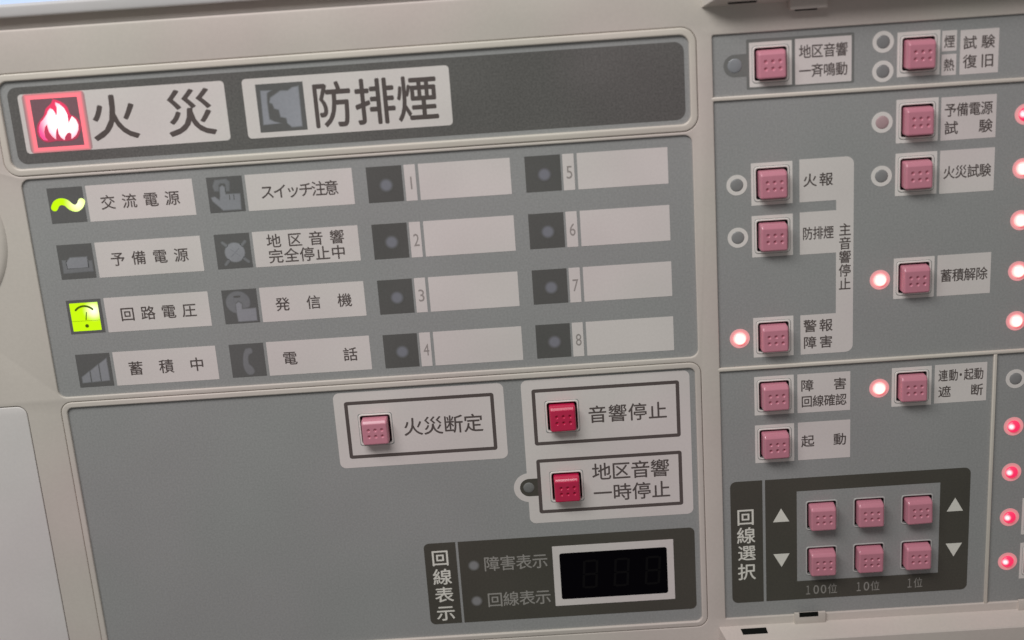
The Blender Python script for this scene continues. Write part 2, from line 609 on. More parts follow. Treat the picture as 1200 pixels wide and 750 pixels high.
sloped_slot(229.6, 239.0, 180.75, -2.3, 181.75, -4.85, low, (-0.05, -0.03))
sloped_slot(229.0, 238.3, -45.6, -5.1, -44.9, -2.8, up, (0.05, -0.02))
tb = box('catch_tab', 249.8, 261.2, 176.3, 180.5, -1.7, -0.5, M['frame'], housing, 0.1)
slab('slot', [rrect(251.5, 176.25, 258.5, 177.7, 0)], -1.75, -0.9, M['black'], tb)
tb = box('catch_tab', 249.0, 260.9, -52.0, -41.9, -5.0, -0.5, M['frame'], housing, 0.25)
slab('slot', [rrect(251.2, -42.0, 258.4, -41.2, 0)], -1.08, 0.2, M['black'], tb)
tb = box('catch_tab', 332.3, 344.0, 176.4, 180.5, -1.7, -0.5, M['frame'], housing, 0.25)

# monitor housing above the panel
mon = empty('monitor', 100, -70, 0)
tag(mon, 'grey monitor bezel above the panel with a pale blue lit screen', 'monitor')
slab('bezel', [rrect(-110, -130, 460, -56.2, 0), rrect(-80, -120, 215, -60.6, 0.5, 3)], 0.0, 12, M['monitor'], mon, bevel=1.2, seg=5)
slab('screen', [rrect(-82, -122, 217, -59.5, 0)], 1.6, 2.8, M['screen'], mon)
slab('back_plate', [rrect(-110, -132, 460, -40, 0)], 4.0, 9, M['gap'], mon)

# ================================================================== ALARM FACEPLATE
alarm = slab('alarm_faceplate', [rrect(*grow(AL, 0.8), 3.2, 8)], 0.0, 1.5, M['grey'])
tag(alarm, 'long grey faceplate with charcoal band holding the two large alarm labels', 'faceplate')
slab('charcoal_band', [rrect(-7.6, -34.0, 215.2, -8.6, 3.2, 8)], -0.06, 0.0, M['dark'], alarm)
for (L, R, txt, big) in ((-4.3, 64.1, '火災', True), (70.0, 138.2, '防排煙', False)):
    lb = slab('name_label', [rrect(L, -31.6, R, -12.0, 1.3, 5)], -0.14, -0.06, M['label'], alarm)
    lb['label'] = 'large white label reading ' + txt
    if big:
        lettering(lb, [('火', 19.0, 34.1, -29.5, -14.9), ('災', 44.3, 59.7, -29.5, -14.6)], -0.17, M['ink'], 0.015)
    else:
        lettering(lb, [('防', 92.7, 105.2, -28.8, -14.2), ('排', 106.8, 119.5, -28.9, -14.2), ('煙', 120.8, 133.6, -28.9, -14.3)], -0.17, M['ink'], 0.015)


HALO = {}
for key, (col_, base_) in {'picto': ((127, 127, 131), 91), 'pictodim': ((109, 109, 111), 91), 'pictobright': ((129, 129, 135), 91)}.items():
    lv = []
    for f_ in (0.35, 0.68):
        cc = [base_ + (c_ - base_) * f_ for c_ in col_]
        lv.append(surf('film_edge_' + key, alb(*cc), 0.4, 0.4, 0.04, 1200, 0.1, 0.0, 0.02))
    HALO[M[key].name] = lv


def picto(parent, name, L, T, S, pts, d, mat, smooth=False):
    p = [(L + u * S, T + v * S) for u, v in pts]
    if smooth:
        p = smooth_path(p + [p[0]], 3)[:-1]
    o = slab(name, [p], d, d + 0.004, mat, parent)
    if mat.name in HALO:
        # the symbol lies behind a diffusing film: its edge spreads in steps
        q = p if signed_area(p) > 0 else p[::-1]
        for k, (t, hm) in enumerate(((-0.16, HALO[mat.name][1]), (-0.36, HALO[mat.name][0]))):
            slab('pictogram_edge', [inset(q, t)], d + 0.006 * (k + 1), d + 0.006 * (k + 1) + 0.004, hm, parent)
    return o


FLAME = [(0.522, 0.086), (0.607, 0.127), (0.692, 0.223), (0.74, 0.358), (0.735, 0.5), (0.738, 0.541), (0.795, 0.453), (0.83, 0.4), (0.904, 0.48), (0.936, 0.595), (0.918, 0.696), (0.859, 0.794), (0.774, 0.86), (0.742, 0.868), (0.76, 0.767), (0.724, 0.734), (0.67, 0.751), (0.616, 0.819), (0.593, 0.889), (0.531, 0.833), (0.494, 0.749), (0.492, 0.647), (0.495, 0.606), (0.45, 0.674), (0.426, 0.785), (0.417, 0.866), (0.351, 0.8), (0.297, 0.705), (0.28, 0.592), (0.277, 0.531), (0.226, 0.588), (0.193, 0.687), (0.195, 0.81), (0.245, 0.874), (0.155, 0.858), (0.098, 0.782), (0.08, 0.68), (0.099, 0.579), (0.153, 0.482), (0.239, 0.407), (0.304, 0.33), (0.349, 0.252), (0.398, 0.205), (0.454, 0.239), (0.49, 0.322), (0.499, 0.383), (0.53, 0.304), (0.542, 0.204), (0.524, 0.132)]
FRINGE = [(0.484, 0.019), (0.636, 0.079), (0.759, 0.197), (0.801, 0.362), (0.886, 0.408), (0.971, 0.515), (0.977, 0.659), (0.907, 0.818), (0.8, 0.893), (0.63, 0.912), (0.426, 0.897), (0.217, 0.913), (0.097, 0.843), (0.038, 0.717), (0.054, 0.576), (0.127, 0.46), (0.24, 0.346), (0.306, 0.209), (0.425, 0.116)]
SMOKE = [(0.891, 0.102), (0.88, 0.916), (0.68, 0.923), (0.596, 0.837), (0.585, 0.729), (0.469, 0.696), (0.446, 0.545), (0.356, 0.515), (0.326, 0.414), (0.271, 0.386), (0.299, 0.297), (0.428, 0.223), (0.521, 0.171), (0.674, 0.18), (0.768, 0.119)]
SMOKE2 = [(0.107, 0.145), (0.293, 0.149), (0.22, 0.185), (0.201, 0.398), (0.207, 0.744), (0.317, 0.809), (0.417, 0.833), (0.092, 0.837)]

DIG = ['zero', 'one', 'two', 'three', 'four', 'five', 'six', 'seven', 'eight']
G_PIC = 'pictogram indicator windows'
fire = empty('alarm_indicator', 7.4, -21.8, 0)
tag(fire, 'lit red flame indicator with pink glow painted around its window', 'indicator', G_PIC)
slab('painted_glow_border', [rrect(-2.9, -31.55, 17.85, -12.05, 1.2, 4), rrect(-0.35, -29.75, 15.3, -13.75, 0.1, 2)], -0.19, -0.14, M['fireglow'], fire)  # painted spill of the flame light over the label
slab('window', [rrect(-0.35, -29.75, 15.3, -13.75, 0)], -0.18, -0.14, M['firewin'], fire)
fl = picto(fire, 'pictogram_fringe', -0.35, -29.75, 15.7, FRINGE, -0.24, M['flamered'], True)
picto(fire, 'pictogram', -0.35, -29.75, 15.7, FLAME, -0.30, M['flame'])
smoke = empty('alarm_indicator', 82.1, -21.7, 0)
tag(smoke, 'large unlit smoke-cloud indicator window in the second big white label', 'indicator', G_PIC)
slab('window', [rrect(74.3, -29.6, 89.95, -13.8, 0)], -0.19, -0.14, M['window'], smoke)
picto(smoke, 'pictogram', 74.3, -29.6, 15.7, SMOKE, -0.22, M['pictobright'])
picto(smoke, 'pictogram', 74.3, -29.6, 15.7, SMOKE2, -0.22, M['pictobright'])

# ================================================================== STATUS FACEPLATE
status = slab('status_faceplate', [rrect(*grow(ST, 0.8), 3, 6)], 0.0, 1.5, M['grey'])
tag(status, 'grey faceplate with four rows of indicator windows and white name labels', 'faceplate')
ROW = [0.0, 19.62, 39.24, 58.86]
ICX = [0.0, 53.98, 107.79, 161.0]
S = 12.0
NAMES = [
    [[('交流電源', 17.6, 44.2, 3.6, 8.4)], [('予備電源', 17.9, 44.4, 23.4, 28.1)], [('回路電圧', 18.2, 44.5, 43.0, 47.8)], [('蓄積中', 18.1, 44.5, 62.7, 67.6)]],
    [[('スイッチ注意', 71.7, 98.0, 3.7, 8.6, 4.6)], [('地区音響', 71.8, 98.1, 20.7, 25.4), ('完全停止中', 71.9, 98.1, 26.0, 30.8)],
     [('発信機', 72.2, 98.4, 43.1, 47.8)], [('電話', 72.4, 98.4, 62.7, 67.5)]]]
for c in range(2):
    for r in range(4):
        L, R = (13.1, 49.2) if c == 0 else (67.05, 103.05)
        lb = slab('name_label', [rrect(L, ROW[r] - 0.05, R, ROW[r] + 12.3, 0.1, 1)], -0.06, 0, M['label'], status)
        lettering(lb, NAMES[c][r], -0.09, M['ink'], 0.010)
num = 1
for c in (2, 3):
    for r in range(4):
        x = ICX[c] + (12.7 if c == 2 else 12.65)
        y0, y1 = ROW[r] + 0.15, ROW[r] + 12.45
        nb = slab('number_label', [rrect(x, y0, x + 3.8, y1, 0.1, 1)], -0.06, 0, M['label'], status)
        ch = str(num)
        w = 0.5 if num == 1 else 1.95
        lettering(nb, [('fit', ch, x + 2.1 - w / 2, x + 2.1 + w / 2, y0 + 4.1, y0 + 8.4)], -0.09, M['numink'], -0.012)
        slab('blank_label', [rrect(x + 4.85, y0, x + (35.6 if c == 2 else 35.15), y1, 0.1, 1)], -0.06, 0, M['label'], status)
        num += 1

PIC_LABEL = [
    ['lit yellow-green wave-line indicator window', 'dark unlit battery indicator window',
     'lit yellow-green voltmeter gauge indicator window', 'dark unlit indicator window with three rising bars'],
    ['dark unlit hand-on-switch indicator, top of the second icon column', 'dark unlit crossed-out bell disc indicator window',
     'dark unlit finger-on-round-button indicator, third in the second icon column', 'dark unlit telephone handset indicator window']]
SINE = smooth_path([(0.14, 0.56), (0.219, 0.445), (0.35, 0.396), (0.49, 0.438), (0.614, 0.564), (0.752, 0.611), (0.872, 0.532), (0.93, 0.432)], 4)
HAND = [(0.367, 0.303), (0.426, 0.263), (0.481, 0.31), (0.478, 0.512), (0.886, 0.519), (0.867, 0.939), (0.379, 0.939), (0.273, 0.824), (0.119, 0.666), (0.095, 0.586), (0.178, 0.565), (0.311, 0.687), (0.349, 0.548)]
ARCH = [(0.205, 0.382), (0.179, 0.257), (0.246, 0.102), (0.559, 0.085), (0.628, 0.159), (0.601, 0.405), (0.53, 0.401), (0.547, 0.225), (0.51, 0.179), (0.369, 0.171), (0.316, 0.23), (0.301, 0.387)]
BAT = [(0.338, 0.395), (0.806, 0.398), (0.803, 0.681), (0.232, 0.697), (0.207, 0.532)]
BAT2 = [(0.113, 0.462), (0.104, 0.816), (0.929, 0.801), (0.931, 0.516), (0.858, 0.52), (0.843, 0.712), (0.211, 0.714), (0.192, 0.467)]
PUSH = [(0.38, 0.433), (0.458, 0.383), (0.531, 0.444), (0.519, 0.601), (0.918, 0.592), (0.912, 0.94), (0.398, 0.94), (0.379, 0.712)]
PHONE = [(0.49, 0.171), (0.622, 0.16), (0.644, 0.267), (0.543, 0.327), (0.497, 0.458), (0.51, 0.63), (0.582, 0.711), (0.64, 0.83), (0.59, 0.922), (0.461, 0.912), (0.378, 0.716), (0.384, 0.469), (0.428, 0.282)]
for c in range(2):
    for r in range(4):
        L, T = ICX[c], ROW[r]
        t = empty('status_indicator', L + 6, T + 6, 0)
        tag(t, PIC_LABEL[c][r], 'indicator', G_PIC)
        slab('window', [rrect(L, T, L + 12.0, T + 12.1, 0)], -0.07, 0.0, M['window'], t)

        def P(name, pts, mat, dd=-0.10, sm=False):
            return picto(t, name, L, T, 12.0, pts, dd, mat, sm)
        if (c, r) == (0, 0):
            P('pictogram', strip(SINE, 0.195), M['sine'])
        elif (c, r) == (0, 1):
            P('pictogram', BAT, M['picto'])
            P('pictogram', BAT2, M['pictodim'])
        elif (c, r) == (0, 2):
            g = P('pictogram', rrect(0.085, 0.09, 0.905, 0.93, 0.01, 1), M['gauge'])
            arc = [(0.49 + 0.33 * math.cos(math.radians(a)), 0.52 + 0.33 * math.sin(math.radians(a))) for a in range(222, 322, 8)]
            for pts in (strip(arc, 0.06), strip([(0.545, 0.38), (0.50, 0.60)], 0.03), rrect(0.085, 0.628, 0.905, 0.636), circle(0.5, 0.785, 0.055, 16)):
                picto(g, 'gauge_mark', L, T, 12.0, pts, -0.14, M['gaugemark'])
        elif (c, r) == (0, 3):
            for q in ([(.11, .86), (.11, .70), (.33, .55), (.33, .85)], [(.385, .85), (.385, .52), (.615, .36), (.615, .84)], [(.67, .84), (.67, .33), (.88, .19), (.885, .83)]):
                P('pictogram', q, M['picto'])
        elif (c, r) == (1, 0):
            P('pictogram', ARCH, M['pictodim'])
            P('pictogram', HAND, M['picto'])
            for a_ in (0.60, 0.72):
                P('pictogram', strip([(a_, 0.53), (a_ - 0.005, 0.66)], 0.02), M['window'], -0.13)
        elif (c, r) == (1, 1):
            P('pictogram', circle(0.54, 0.545, 0.27, 24), M['picto'])
            for (a, b) in (((.22, .25), (.34, .35)), ((.86, .25), (.75, .36)), ((.24, .88), (.34, .77)), ((.90, .84), (.76, .72))):
                P('pictogram', strip([a, b], 0.04), M['pictodim'])
            P('pictogram', strip([(.42, .44), (.68, .66)], 0.02), M['pictoline'], -0.12)
            P('pictogram', strip([(.66, .44), (.42, .66)], 0.02), M['pictoline'], -0.13)
        elif (c, r) == (1, 2):
            P('pictogram', [(0.44 + 0.33 * math.cos(math.radians(a)), 0.38 + 0.31 * math.sin(math.radians(a))) for a in range(100, 395, 9)] +
              [(0.58, 0.55), (0.57, 0.40), (0.46, 0.32), (0.35, 0.40), (0.34, 0.60)], M['pictodim'])
            P('pictogram', rrect(0.33, 0.18, 0.53, 0.235, 0.02, 2), M['window'], -0.13)
            P('pictogram', PUSH, M['picto'], -0.12)
        else:
            P('pictogram', PHONE, M['pictodim'], sm=True)

num = 1
for c in (2, 3):
    for r in range(4):
        L, T = ICX[c], ROW[r]
        t = empty('zone_indicator', L + 6, T + 6, 0)
        tag(t, 'dark square zone indicator with round grey lens beside the digit ' + DIG[num], 'indicator', 'numbered zone indicators')
        slab('window', [rrect(L, T + 0.15, L + 11.9, T + 12.3, 0)], -0.07, 0.0, M['ledwindow'], t)
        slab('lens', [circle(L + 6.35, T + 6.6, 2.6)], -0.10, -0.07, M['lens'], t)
        num += 1

# ================================================================== PUSH BUTTONS


def cap_mesh(name, mat):
    """square cap: sloped top shoulder, rounded edges, six dimples in two rows"""
    a, H, N = CAPH, 4.0, 72
    V, F = [], []
    dots = [(x, y) for x in (-2.15, 0.2, 2.55) for y in (-1.0, 1.35)]

    def rnd(s, r):
        return 0 if s >= r else r - math.sqrt(max(0, r * r - (r - s) ** 2))
    for j in range(N + 1):
        for i in range(N + 1):
            x = -a + 2 * a * i / N
            y = -a + 2 * a * j / N
            h = H - rnd(a - abs(x), 0.75) - rnd(a - y, 0.75)
            s = y + a
            k = max(0.0, 1.35 - s)
            h -= 0.75 * k * k / (k + 0.25) + rnd(s, 0.3)
            for (dx, dy) in dots:
                q = math.hypot(x - dx, y - dy)
                if q < 0.72:
                    h -= 0.8 * (0.5 + 0.5 * math.cos(math.pi * q / 0.72))
            rc = 0.6
            ax, ay = abs(x) - (a - rc), abs(y) - (a - rc)
            if ax > 0 and ay > 0:
                mxx = max(ax, ay)
                l = math.hypot(ax, ay)
                x = math.copysign(a - rc + ax / l * mxx, x)
                y = math.copysign(a - rc + ay / l * mxx, y)
            V.append((x * 0.001, -h * 0.001, -y * 0.001))
    n = N + 1
    for j in range(N):
        for i in range(N):
            F.append((j * n + i, (j + 1) * n + i, (j + 1) * n + i + 1, j * n + i + 1))
    rim = [i for i in range(n)] + [j * n + N for j in range(1, n)] + [N * n + i for i in range(N - 1, -1, -1)] + [j * n for j in range(N - 1, 0, -1)]
    base = len(V)
    for i in rim:
        V.append((V[i][0] * 1.012, 0.0014, V[i][2] * 1.012))
    for k in range(len(rim)):
        k2 = (k + 1) % len(rim)
        F.append((rim[k], rim[k2], base + k2, base + k))
    me = bpy.data.meshes.new(name)
    me.from_pydata(V, [], F)
    me.materials.append(mat)
    for p in me.polygons:
        p.use_smooth = True
    me.set_sharp_from_angle(angle=math.radians(50))
    me.update()
    return me


CAP_PINK = cap_mesh('pink_cap', M['pink'])
CAP_RED = cap_mesh('red_cap', M['red'])


def local_mesh(name, make):
    o = make()
    me = o.data
    bpy.data.objects.remove(o)
    me.name = name
    return me


SOCKET = local_mesh('socket', lambda: slab('socket', [rrect(-6.2, -6.2, 6.2, 6.2, 0.5, 2)], 1.3, 2.0, M['hole']))
SOCKWALL = local_mesh('socket_wall', lambda: slab('socket_wall', [rrect(-6.0, -6.0, 6.0, 6.0, 0.5, 2), hole_loop(0, 0)], 0.02, 1.8, M['hole']))
LIP_W = local_mesh('lip', lambda: slab('lip', [rrect(-5.9, -5.9, 5.9, 5.9, 1.1, 4), hole_loop(0, 0)], -0.30, 0.4, M['ring'], bevel=0.2, seg=3))
LIP_G = local_mesh('lip', lambda: slab('lip', [rrect(-5.75, -5.75, 5.75, 5.75, 1.0, 4), hole_loop(0, 0)], -0.22, 0.4, M['lipgrey'], bevel=0.14, seg=3))
SURR = local_mesh('surround', lambda: slab('surround', [rrect(-6.95, -7.2, 6.95, 7.2, 0.1, 1), rrect(-6.1, -6.1, 6.1, 6.1, 1.2, 4)], -0.07, 0.0, M['ring']))


def part(name, me, parent, X, Y, d):
    return link(bpy.data.objects.new(name, me), parent, W(X, Y, d))


BUTTONS = []
G_BTN = 'square push buttons of the control panel'


def button(X, Y, label, red=False, surround=True, grey=False, jig=0.0):
    t = empty('push_button', X, Y, 0)
    tag(t, label, 'push button', G_BTN)
    c = part('cap', CAP_RED if red else CAP_PINK, t, X, Y, 0)
    c.rotation_euler = (random.uniform(-0.03, 0.03), random.uniform(-0.012, 0.012), random.uniform(-0.03, 0.03))
    c.location.y += random.uniform(-0.00015, 0.00025)
    part('socket', SOCKET, t, X, Y, 1.65)
    part('lip', LIP_G if grey else LIP_W, t, X, Y, 0.09 if grey else 0.06)
    if surround:
        part('surround', SURR, t, X, Y, -0.035)
    return t


# ================================================================== SWITCH FACEPLATE (lower left)
BT1, BTA, BTB = (102.2, 93.6), (168.5, 93.2), (168.6, 120.1)
switch = slab('switch_faceplate', [rrect(*grow(SW, 0.8), 3, 6)] + [hole_loop(*b) for b in (BT1, BTA, BTB)], 0.0, 1.5, M['grey'])
tag(switch, 'large grey lower faceplate with white framed switches and the digit display', 'faceplate')


def border(parent, b, w, r, d, mat, name='border_line'):
    return slab(name, [rrect(*b, r, 4), rrect(b[0] + w, b[1] + w, b[2] - w, b[3] - w, max(0, r - w * 0.7), 4)], d, d + 0.03, mat, parent)


sp = slab('switch_panel', [rrect(88.1, 79.3, 148.3, 107.8, 2.2, 6), hole_loop(*BT1, 6.1)], -0.06, 0, M['label'], switch)
sp['label'] = 'white rounded panel reading 火災断定'
border(sp, (91.75, 82.7, 144.7, 104.3), 1.25, 0.9, -0.09, M['ink'])
lettering(sp, [('火災断定', 112.1, 140.2, 90.2, 96.8)], -0.09, M['ink'], 0.010)
# tall white panel with the round bump around its lamp
bump = []
bl, bt, br, bb = 154.5, 79.0, 213.8, 133.9
cbx, cby, cbr = 155.1, 119.8, 5.6
o1 = rrect(bl, bt, br, bb, 2.2, 6)
k0 = math.acos((bl - cbx) / cbr)
arcp = [(cbx + cbr * math.cos(a), cby + cbr * math.sin(a)) for a in [k0 + (2 * math.pi - 2 * k0) * i / 22 for i in range(23)]]
# arcp runs from lower crossing round the left to the upper crossing; splice after the BL corner
sp2 = slab('switch_panel', [o1 + arcp, hole_loop(*BTA, 6.1), hole_loop(*BTB, 6.1)], -0.06, 0, M['label'], switch)
sp2['label'] = 'tall white panel reading 音響停止 and 地区音響一時停止'
border(sp2, (158.1, 82.5, 210.1, 103.7), 1.25, 0.9, -0.09, M['ink'])
border(sp2, (158.15, 109.1, 210.2, 130.15), 1.25, 0.9, -0.09, M['ink'])
lettering(sp2, [('音響停止', 177.8, 205.4, 90.1, 96.4)], -0.09, M['ink'], 0.010)
lettering(sp2, [('地区音響', 178.1, 205.5, 112.0, 118.5), ('一時停止', 178.2, 205.6, 120.4, 126.8)], -0.09, M['ink'], 0.010)
slab('lamp_tab', [rrect(151.7, 116.35, 158.6, 123.15, (3.4, 0, 0, 3.4), 8)], -0.085, -0.06, M['box'], sp2)
button(*BT1, 'pink push button in the left white rounded panel', surround=False)
button(*BTA, 'crimson push button, upper of the two in the tall white panel', red=True, surround=False)
button(*BTB, 'crimson push button, lower of the two in the tall white panel', red=True, surround=False)

# dark box with the circuit display
DB = (115.0, 139.4, 213.9, 172.4)
dbx = slab('display_box', [rrect(115.0, 139.4, 126.65, 172.4, (2.0, 0, 0, 2.0), 6)], -0.06, 0, M['box'], switch)
lettering(dbx, [('回', 117.6, 123.8, 142.3, 148.5), ('線', 117.6, 124.2, 149.9, 156.2), ('表', 117.7, 124.3, 157.3, 163.4), ('示', 117.7, 124.3, 164.9, 171.0)], -0.09, M['lightink'], 0.012)
dbx = slab('display_box', [rrect(127.55, 139.4, 213.9, 172.4, (0, 2.0, 2.0, 0), 6)], -0.06, 0, M['box'], switch)
lettering(dbx, [('障害表示', 136.6, 159.9, 146.1, 151.9)], -0.09, M['dimink'], 0.008)
lettering(dbx, [('回線表示', 136.8, 160.2, 160.8, 166.6)], -0.09, M['dimink'], 0.008)

disp = empty('digit_display', 183.9, 155.7, 0)
tag(disp, 'black three-digit display window in a white rectangular bezel', 'display')
slab('bezel', [rrect(161.8, 143.6, 206.05, 167.8, 0.15, 2), rrect(164.25, 146.5, 203.6, 165.3, 0.9, 4)], -0.22, 0, M['label'], disp)
sc_ = slab('screen', [rrect(163.4, 145.6, 204.4, 166.2, 0)], -0.09, 0.0, M['glass'], disp)
for k in range(3):
    x0, y0, w, h, t_ = 172.0 + 11.5 * k, 149.8, 5.6, 11.6, 0.9
    sk = 0.9

    def sx(x, y):
        return x + sk * (1 - (y - y0) / h)
    V, F = [], []
    for (a, b, c_, d_) in ((x0 + t_, y0, x0 + w - t_, y0 + t_), (x0 + t_, y0 + h / 2 - t_ / 2, x0 + w - t_, y0 + h / 2 + t_ / 2), (x0 + t_, y0 + h - t_, x0 + w - t_, y0 + h),
                           (x0, y0 + 0.4, x0 + t_, y0 + h / 2 - 0.2), (x0 + w - t_, y0 + 0.4, x0 + w, y0 + h / 2 - 0.2), (x0, y0 + h / 2 + 0.2, x0 + t_, y0 + h - 0.4), (x0 + w - t_, y0 + h / 2 + 0.2, x0 + w, y0 + h - 0.4)):
        base = len(V)
        V += [(sx(a, b), b, -0.115), (sx(c_, b), b, -0.115), (sx(c_, d_), d_, -0.115), (sx(a, d_), d_, -0.115)]
        F.append((base, base + 3, base + 2, base + 1))
    mesh_obj('digit', V, F, M['segment'], sc_)

# ================================================================== TEST FACEPLATE (right)
CA, CB, CC = 243.4, 291.65, 339.5
YR = [-24.85, -3.05, 14.78, 32.77, 50.82, 68.77, 90.4, 108.6]
KX, KY = (260.1, 277.3, 294.6), (137.6, 155.8)
RB = [(CA, YR[0]), (CB, YR[0]), (CB, YR[1]), (CB, YR[2]), (CA, YR[2]), (CA, YR[3]), (CB, YR[4]), (CA, YR[5]), (CA, YR[6]), (CB, YR[6]), (CA, YR[7]), (CC, 143.2), (CC, 161.0)]
KEY = 5.0
test = slab('test_faceplate', [rrect(RT[0] - 0.8, RT[1] - 0.8, RT[2] + 0.8, RT[3] + 0.8, 0)] + [hole_loop(*b) for b in RB] + [hole_loop(x, y) for x in KX for y in KY], 0.0, 1.5, M['grey'])
tag(test, 'grey right-hand faceplate with pink test buttons, lamps and white labels', 'faceplate')
for (a, b) in (((223.6, -14.6), (420, -13.9)), ((223.6, 79.55), (420, 79.55))):
    V = []
    slab('divider_rib', [[(a[0], a[1] - 0.65), (b[0], b[1] - 0.65), (b[0], b[1] + 0.65), (a[0], a[1] + 0.65)]], -0.95, 0.3, M['rim'], test, bevel=0.45, seg=4, smooth=60)
slab('divider_rib', [rrect(319.9, 80.2, 321.15, 177.3, 0)], -0.9, 0.3, M['rim'], test, bevel=0.45, seg=4, smooth=60)


def label(b, items, ink='ink', off=0.012, r=0.1):
    lb = slab('name_label', [rrect(*b, r, 2)], -0.06, 0, M['label'], test)
    lettering(lb, items, -0.09, M[ink], off)
    return lb


label((251.4, -32.25, 269.85, -17.5), [('地区音響', 252.8, 268.5, -30.2, -25.9), ('一斉鳴動', 252.8, 268.5, -23.9, -19.7)])
label((299.2, -31.6, 304.0, -25.0), [('煙', 300.0, 303.3, -30.1, -26.1)])
label((299.2, -24.0, 304.0, -17.2), [('熱', 300.0, 303.3, -22.5, -18.6)])
label((305.15, -31.4, 317.7, -17.1), [('試験', 306.2, 316.3, -29.4, -25.2), ('復旧', 306.3, 316.3, -23.4, -19.1)])
label((299.5, -10.05, 317.7, 4.25), [('予備電源', 300.7, 316.4, -7.9, -3.6), ('試験', 300.8, 316.5, -2.0, 2.3)])
label((299.55, 7.6, 317.75, 22.2), [('火災試験', 300.8, 316.6, 12.9, 17.2)])
label((299.6, 43.55, 317.85, 58.0), [('蓄積解除', 300.8, 316.7, 48.6, 53.0)])
label((251.6, 83.25, 270.15, 97.7), [('障害', 252.9, 268.7, 85.4, 89.7), ('回線確認', 253.0, 268.8, 91.4, 95.6)])
label((251.7, 101.35, 270.25, 115.7), [('起動', 253.0, 268.8, 106.3, 110.7)])
label((299.7, 83.05, 317.95, 97.35), [('連', 301.1, 304.2, 85.0, 89.2), ('動', 304.7, 307.8, 85.0, 89.2), ('・', 307.2, 310.4, 85.0, 89.2), ('起', 310.0, 313.2, 85.0, 89.2), ('動', 313.5, 316.7, 85.0, 89.2), ('遮断', 301.2, 316.7, 91.0, 95.2)])
# E-shaped label joining three switches
EL = [(252.65, 7.35)] + [(270.9 - 2.6 + 2.6 * math.sin(math.radians(a)), 7.35 + 2.6 - 2.6 * math.cos(math.radians(a))) for a in range(0, 91, 15)] + \
     [(270.9 - 2.6 + 2.6 * math.cos(math.radians(a)), 76.0 - 2.6 + 2.6 * math.sin(math.radians(a))) for a in range(0, 91, 15)] + \
     [(252.8, 76.0), (252.75, 61.7), (265.0, 61.7), (265.0, 40.1), (252.7, 40.1), (252.7, 25.4), (265.0, 25.4), (265.0, 21.9), (252.65, 21.9)]
el = slab('name_label', [EL], -0.06, 0, M['label'], test)
el['label'] = 'white bracket-shaped label reading 主音響停止'
lettering(el, [('火報', 254.0, 263.8, 12.3, 16.7)], -0.09, M['ink'], 0.012)
lettering(el, [('防排煙', 253.7, 264.1, 30.6, 35.0, 3.3)], -0.09, M['ink'], 0.012)
lettering(el, [('警報', 253.9, 263.8, 63.5, 67.9), ('障害', 253.9, 263.8, 69.55, 73.9)], -0.09, M['ink'], 0.012)
lettering(el, [(ch, 266.05, 270.0, 30.1 + 4.78 * k, 34.4 + 4.78 * k) for k, ch in enumerate('主音響停止')], -0.09, M['ink'], 0.012)
# grey printed frame with lamp tab around the top left button and its label
slab('printed_frame', [rrect(235.5, -33.15, 270.7, -16.95, 0.5, 3), rrect(236.45, -32.1, 250.35, -17.6, 0), rrect(251.4, -32.25, 269.85, -17.5, 0)], -0.055, 0, M['greyink'], test)
slab('lamp_tab', [rrect(228.0, -28.6, 235.5, -21.3, (3.65, 0, 0, 3.65), 8)], -0.055, 0, M['greyink'], test)

button(*RB[0], 'pink push button inside the thin grey printed frame at the top')
button(*RB[1], 'pink push button beside the stacked pair of unlit lamps at top right')
button(*RB[2], 'pink push button beside the rose-tinted unlit lamp')
button(*RB[3], 'pink push button directly below the one beside the rose-tinted lamp')
button(*RB[4], 'pink push button beside the top arm of the bracket-shaped label')
button(*RB[5], 'pink push button beside the middle arm of the bracket-shaped label')
button(*RB[6], 'pink push button beside a lit lamp, halfway up right of the bracket-shaped label')
button(*RB[7], 'pink push button beside a lit lamp at the bottom arm of the bracket-shaped label')
button(*RB[8], 'pink push button without a lamp just under the long horizontal rib')
button(*RB[9], 'pink push button beside a lit lamp just under the long horizontal rib')
button(*RB[10], 'pink push button without a lamp directly above the dark keypad box')
button(*RB[11], 'push button cut off by the right picture edge, upper of two')
button(*RB[12], 'push button cut off by the right picture edge, lower of two')

# keypad
kb = slab('keypad_box', [rrect(227.2, 122.6, 238.75, 171.2, (2.2, 0, 0, 2.2), 6)], -0.06, 0, M['box'], test)
lettering(kb, [('回', 229.5, 235.7, 133.5, 139.8), ('線', 229.5, 235.9, 140.8, 147.1), ('選', 229.7, 235.9, 148.0, 154.0), ('択', 229.6, 235.8, 155.4, 161.8)], -0.09, M['lightink'], 0.012)
kb = slab('keypad_box', [rrect(239.75, 122.6, 313.5, 171.2, (0, 2.2, 2.2, 0), 6), rrect(251.1, 127.75, 302.75, 163.75, 0.1, 1)], -0.06, 0, M['box'], test)
lettering(kb, [('fit', '１', 254.4, 255.9, 165.8, 169.4), ('fit', '0', 257.1, 259.1, 165.8, 169.4), ('fit', '0', 259.8, 261.8, 165.8, 169.4), ('位', 262.5, 265.8, 165.6, 169.6)], -0.09, M['dimink'], 0.0)
lettering(kb, [('fit', '１', 273.0, 274.5, 165.7, 169.3), ('fit', '0', 275.6, 277.6, 165.7, 169.3), ('位', 278.2, 281.4, 165.5, 169.5)], -0.09, M['dimink'], 0.0)
lettering(kb, [('fit', '１', 291.7, 293.2, 165.5, 169.1), ('位', 294.0, 297.2, 165.3, 169.3)], -0.09, M['dimink'], 0.0)
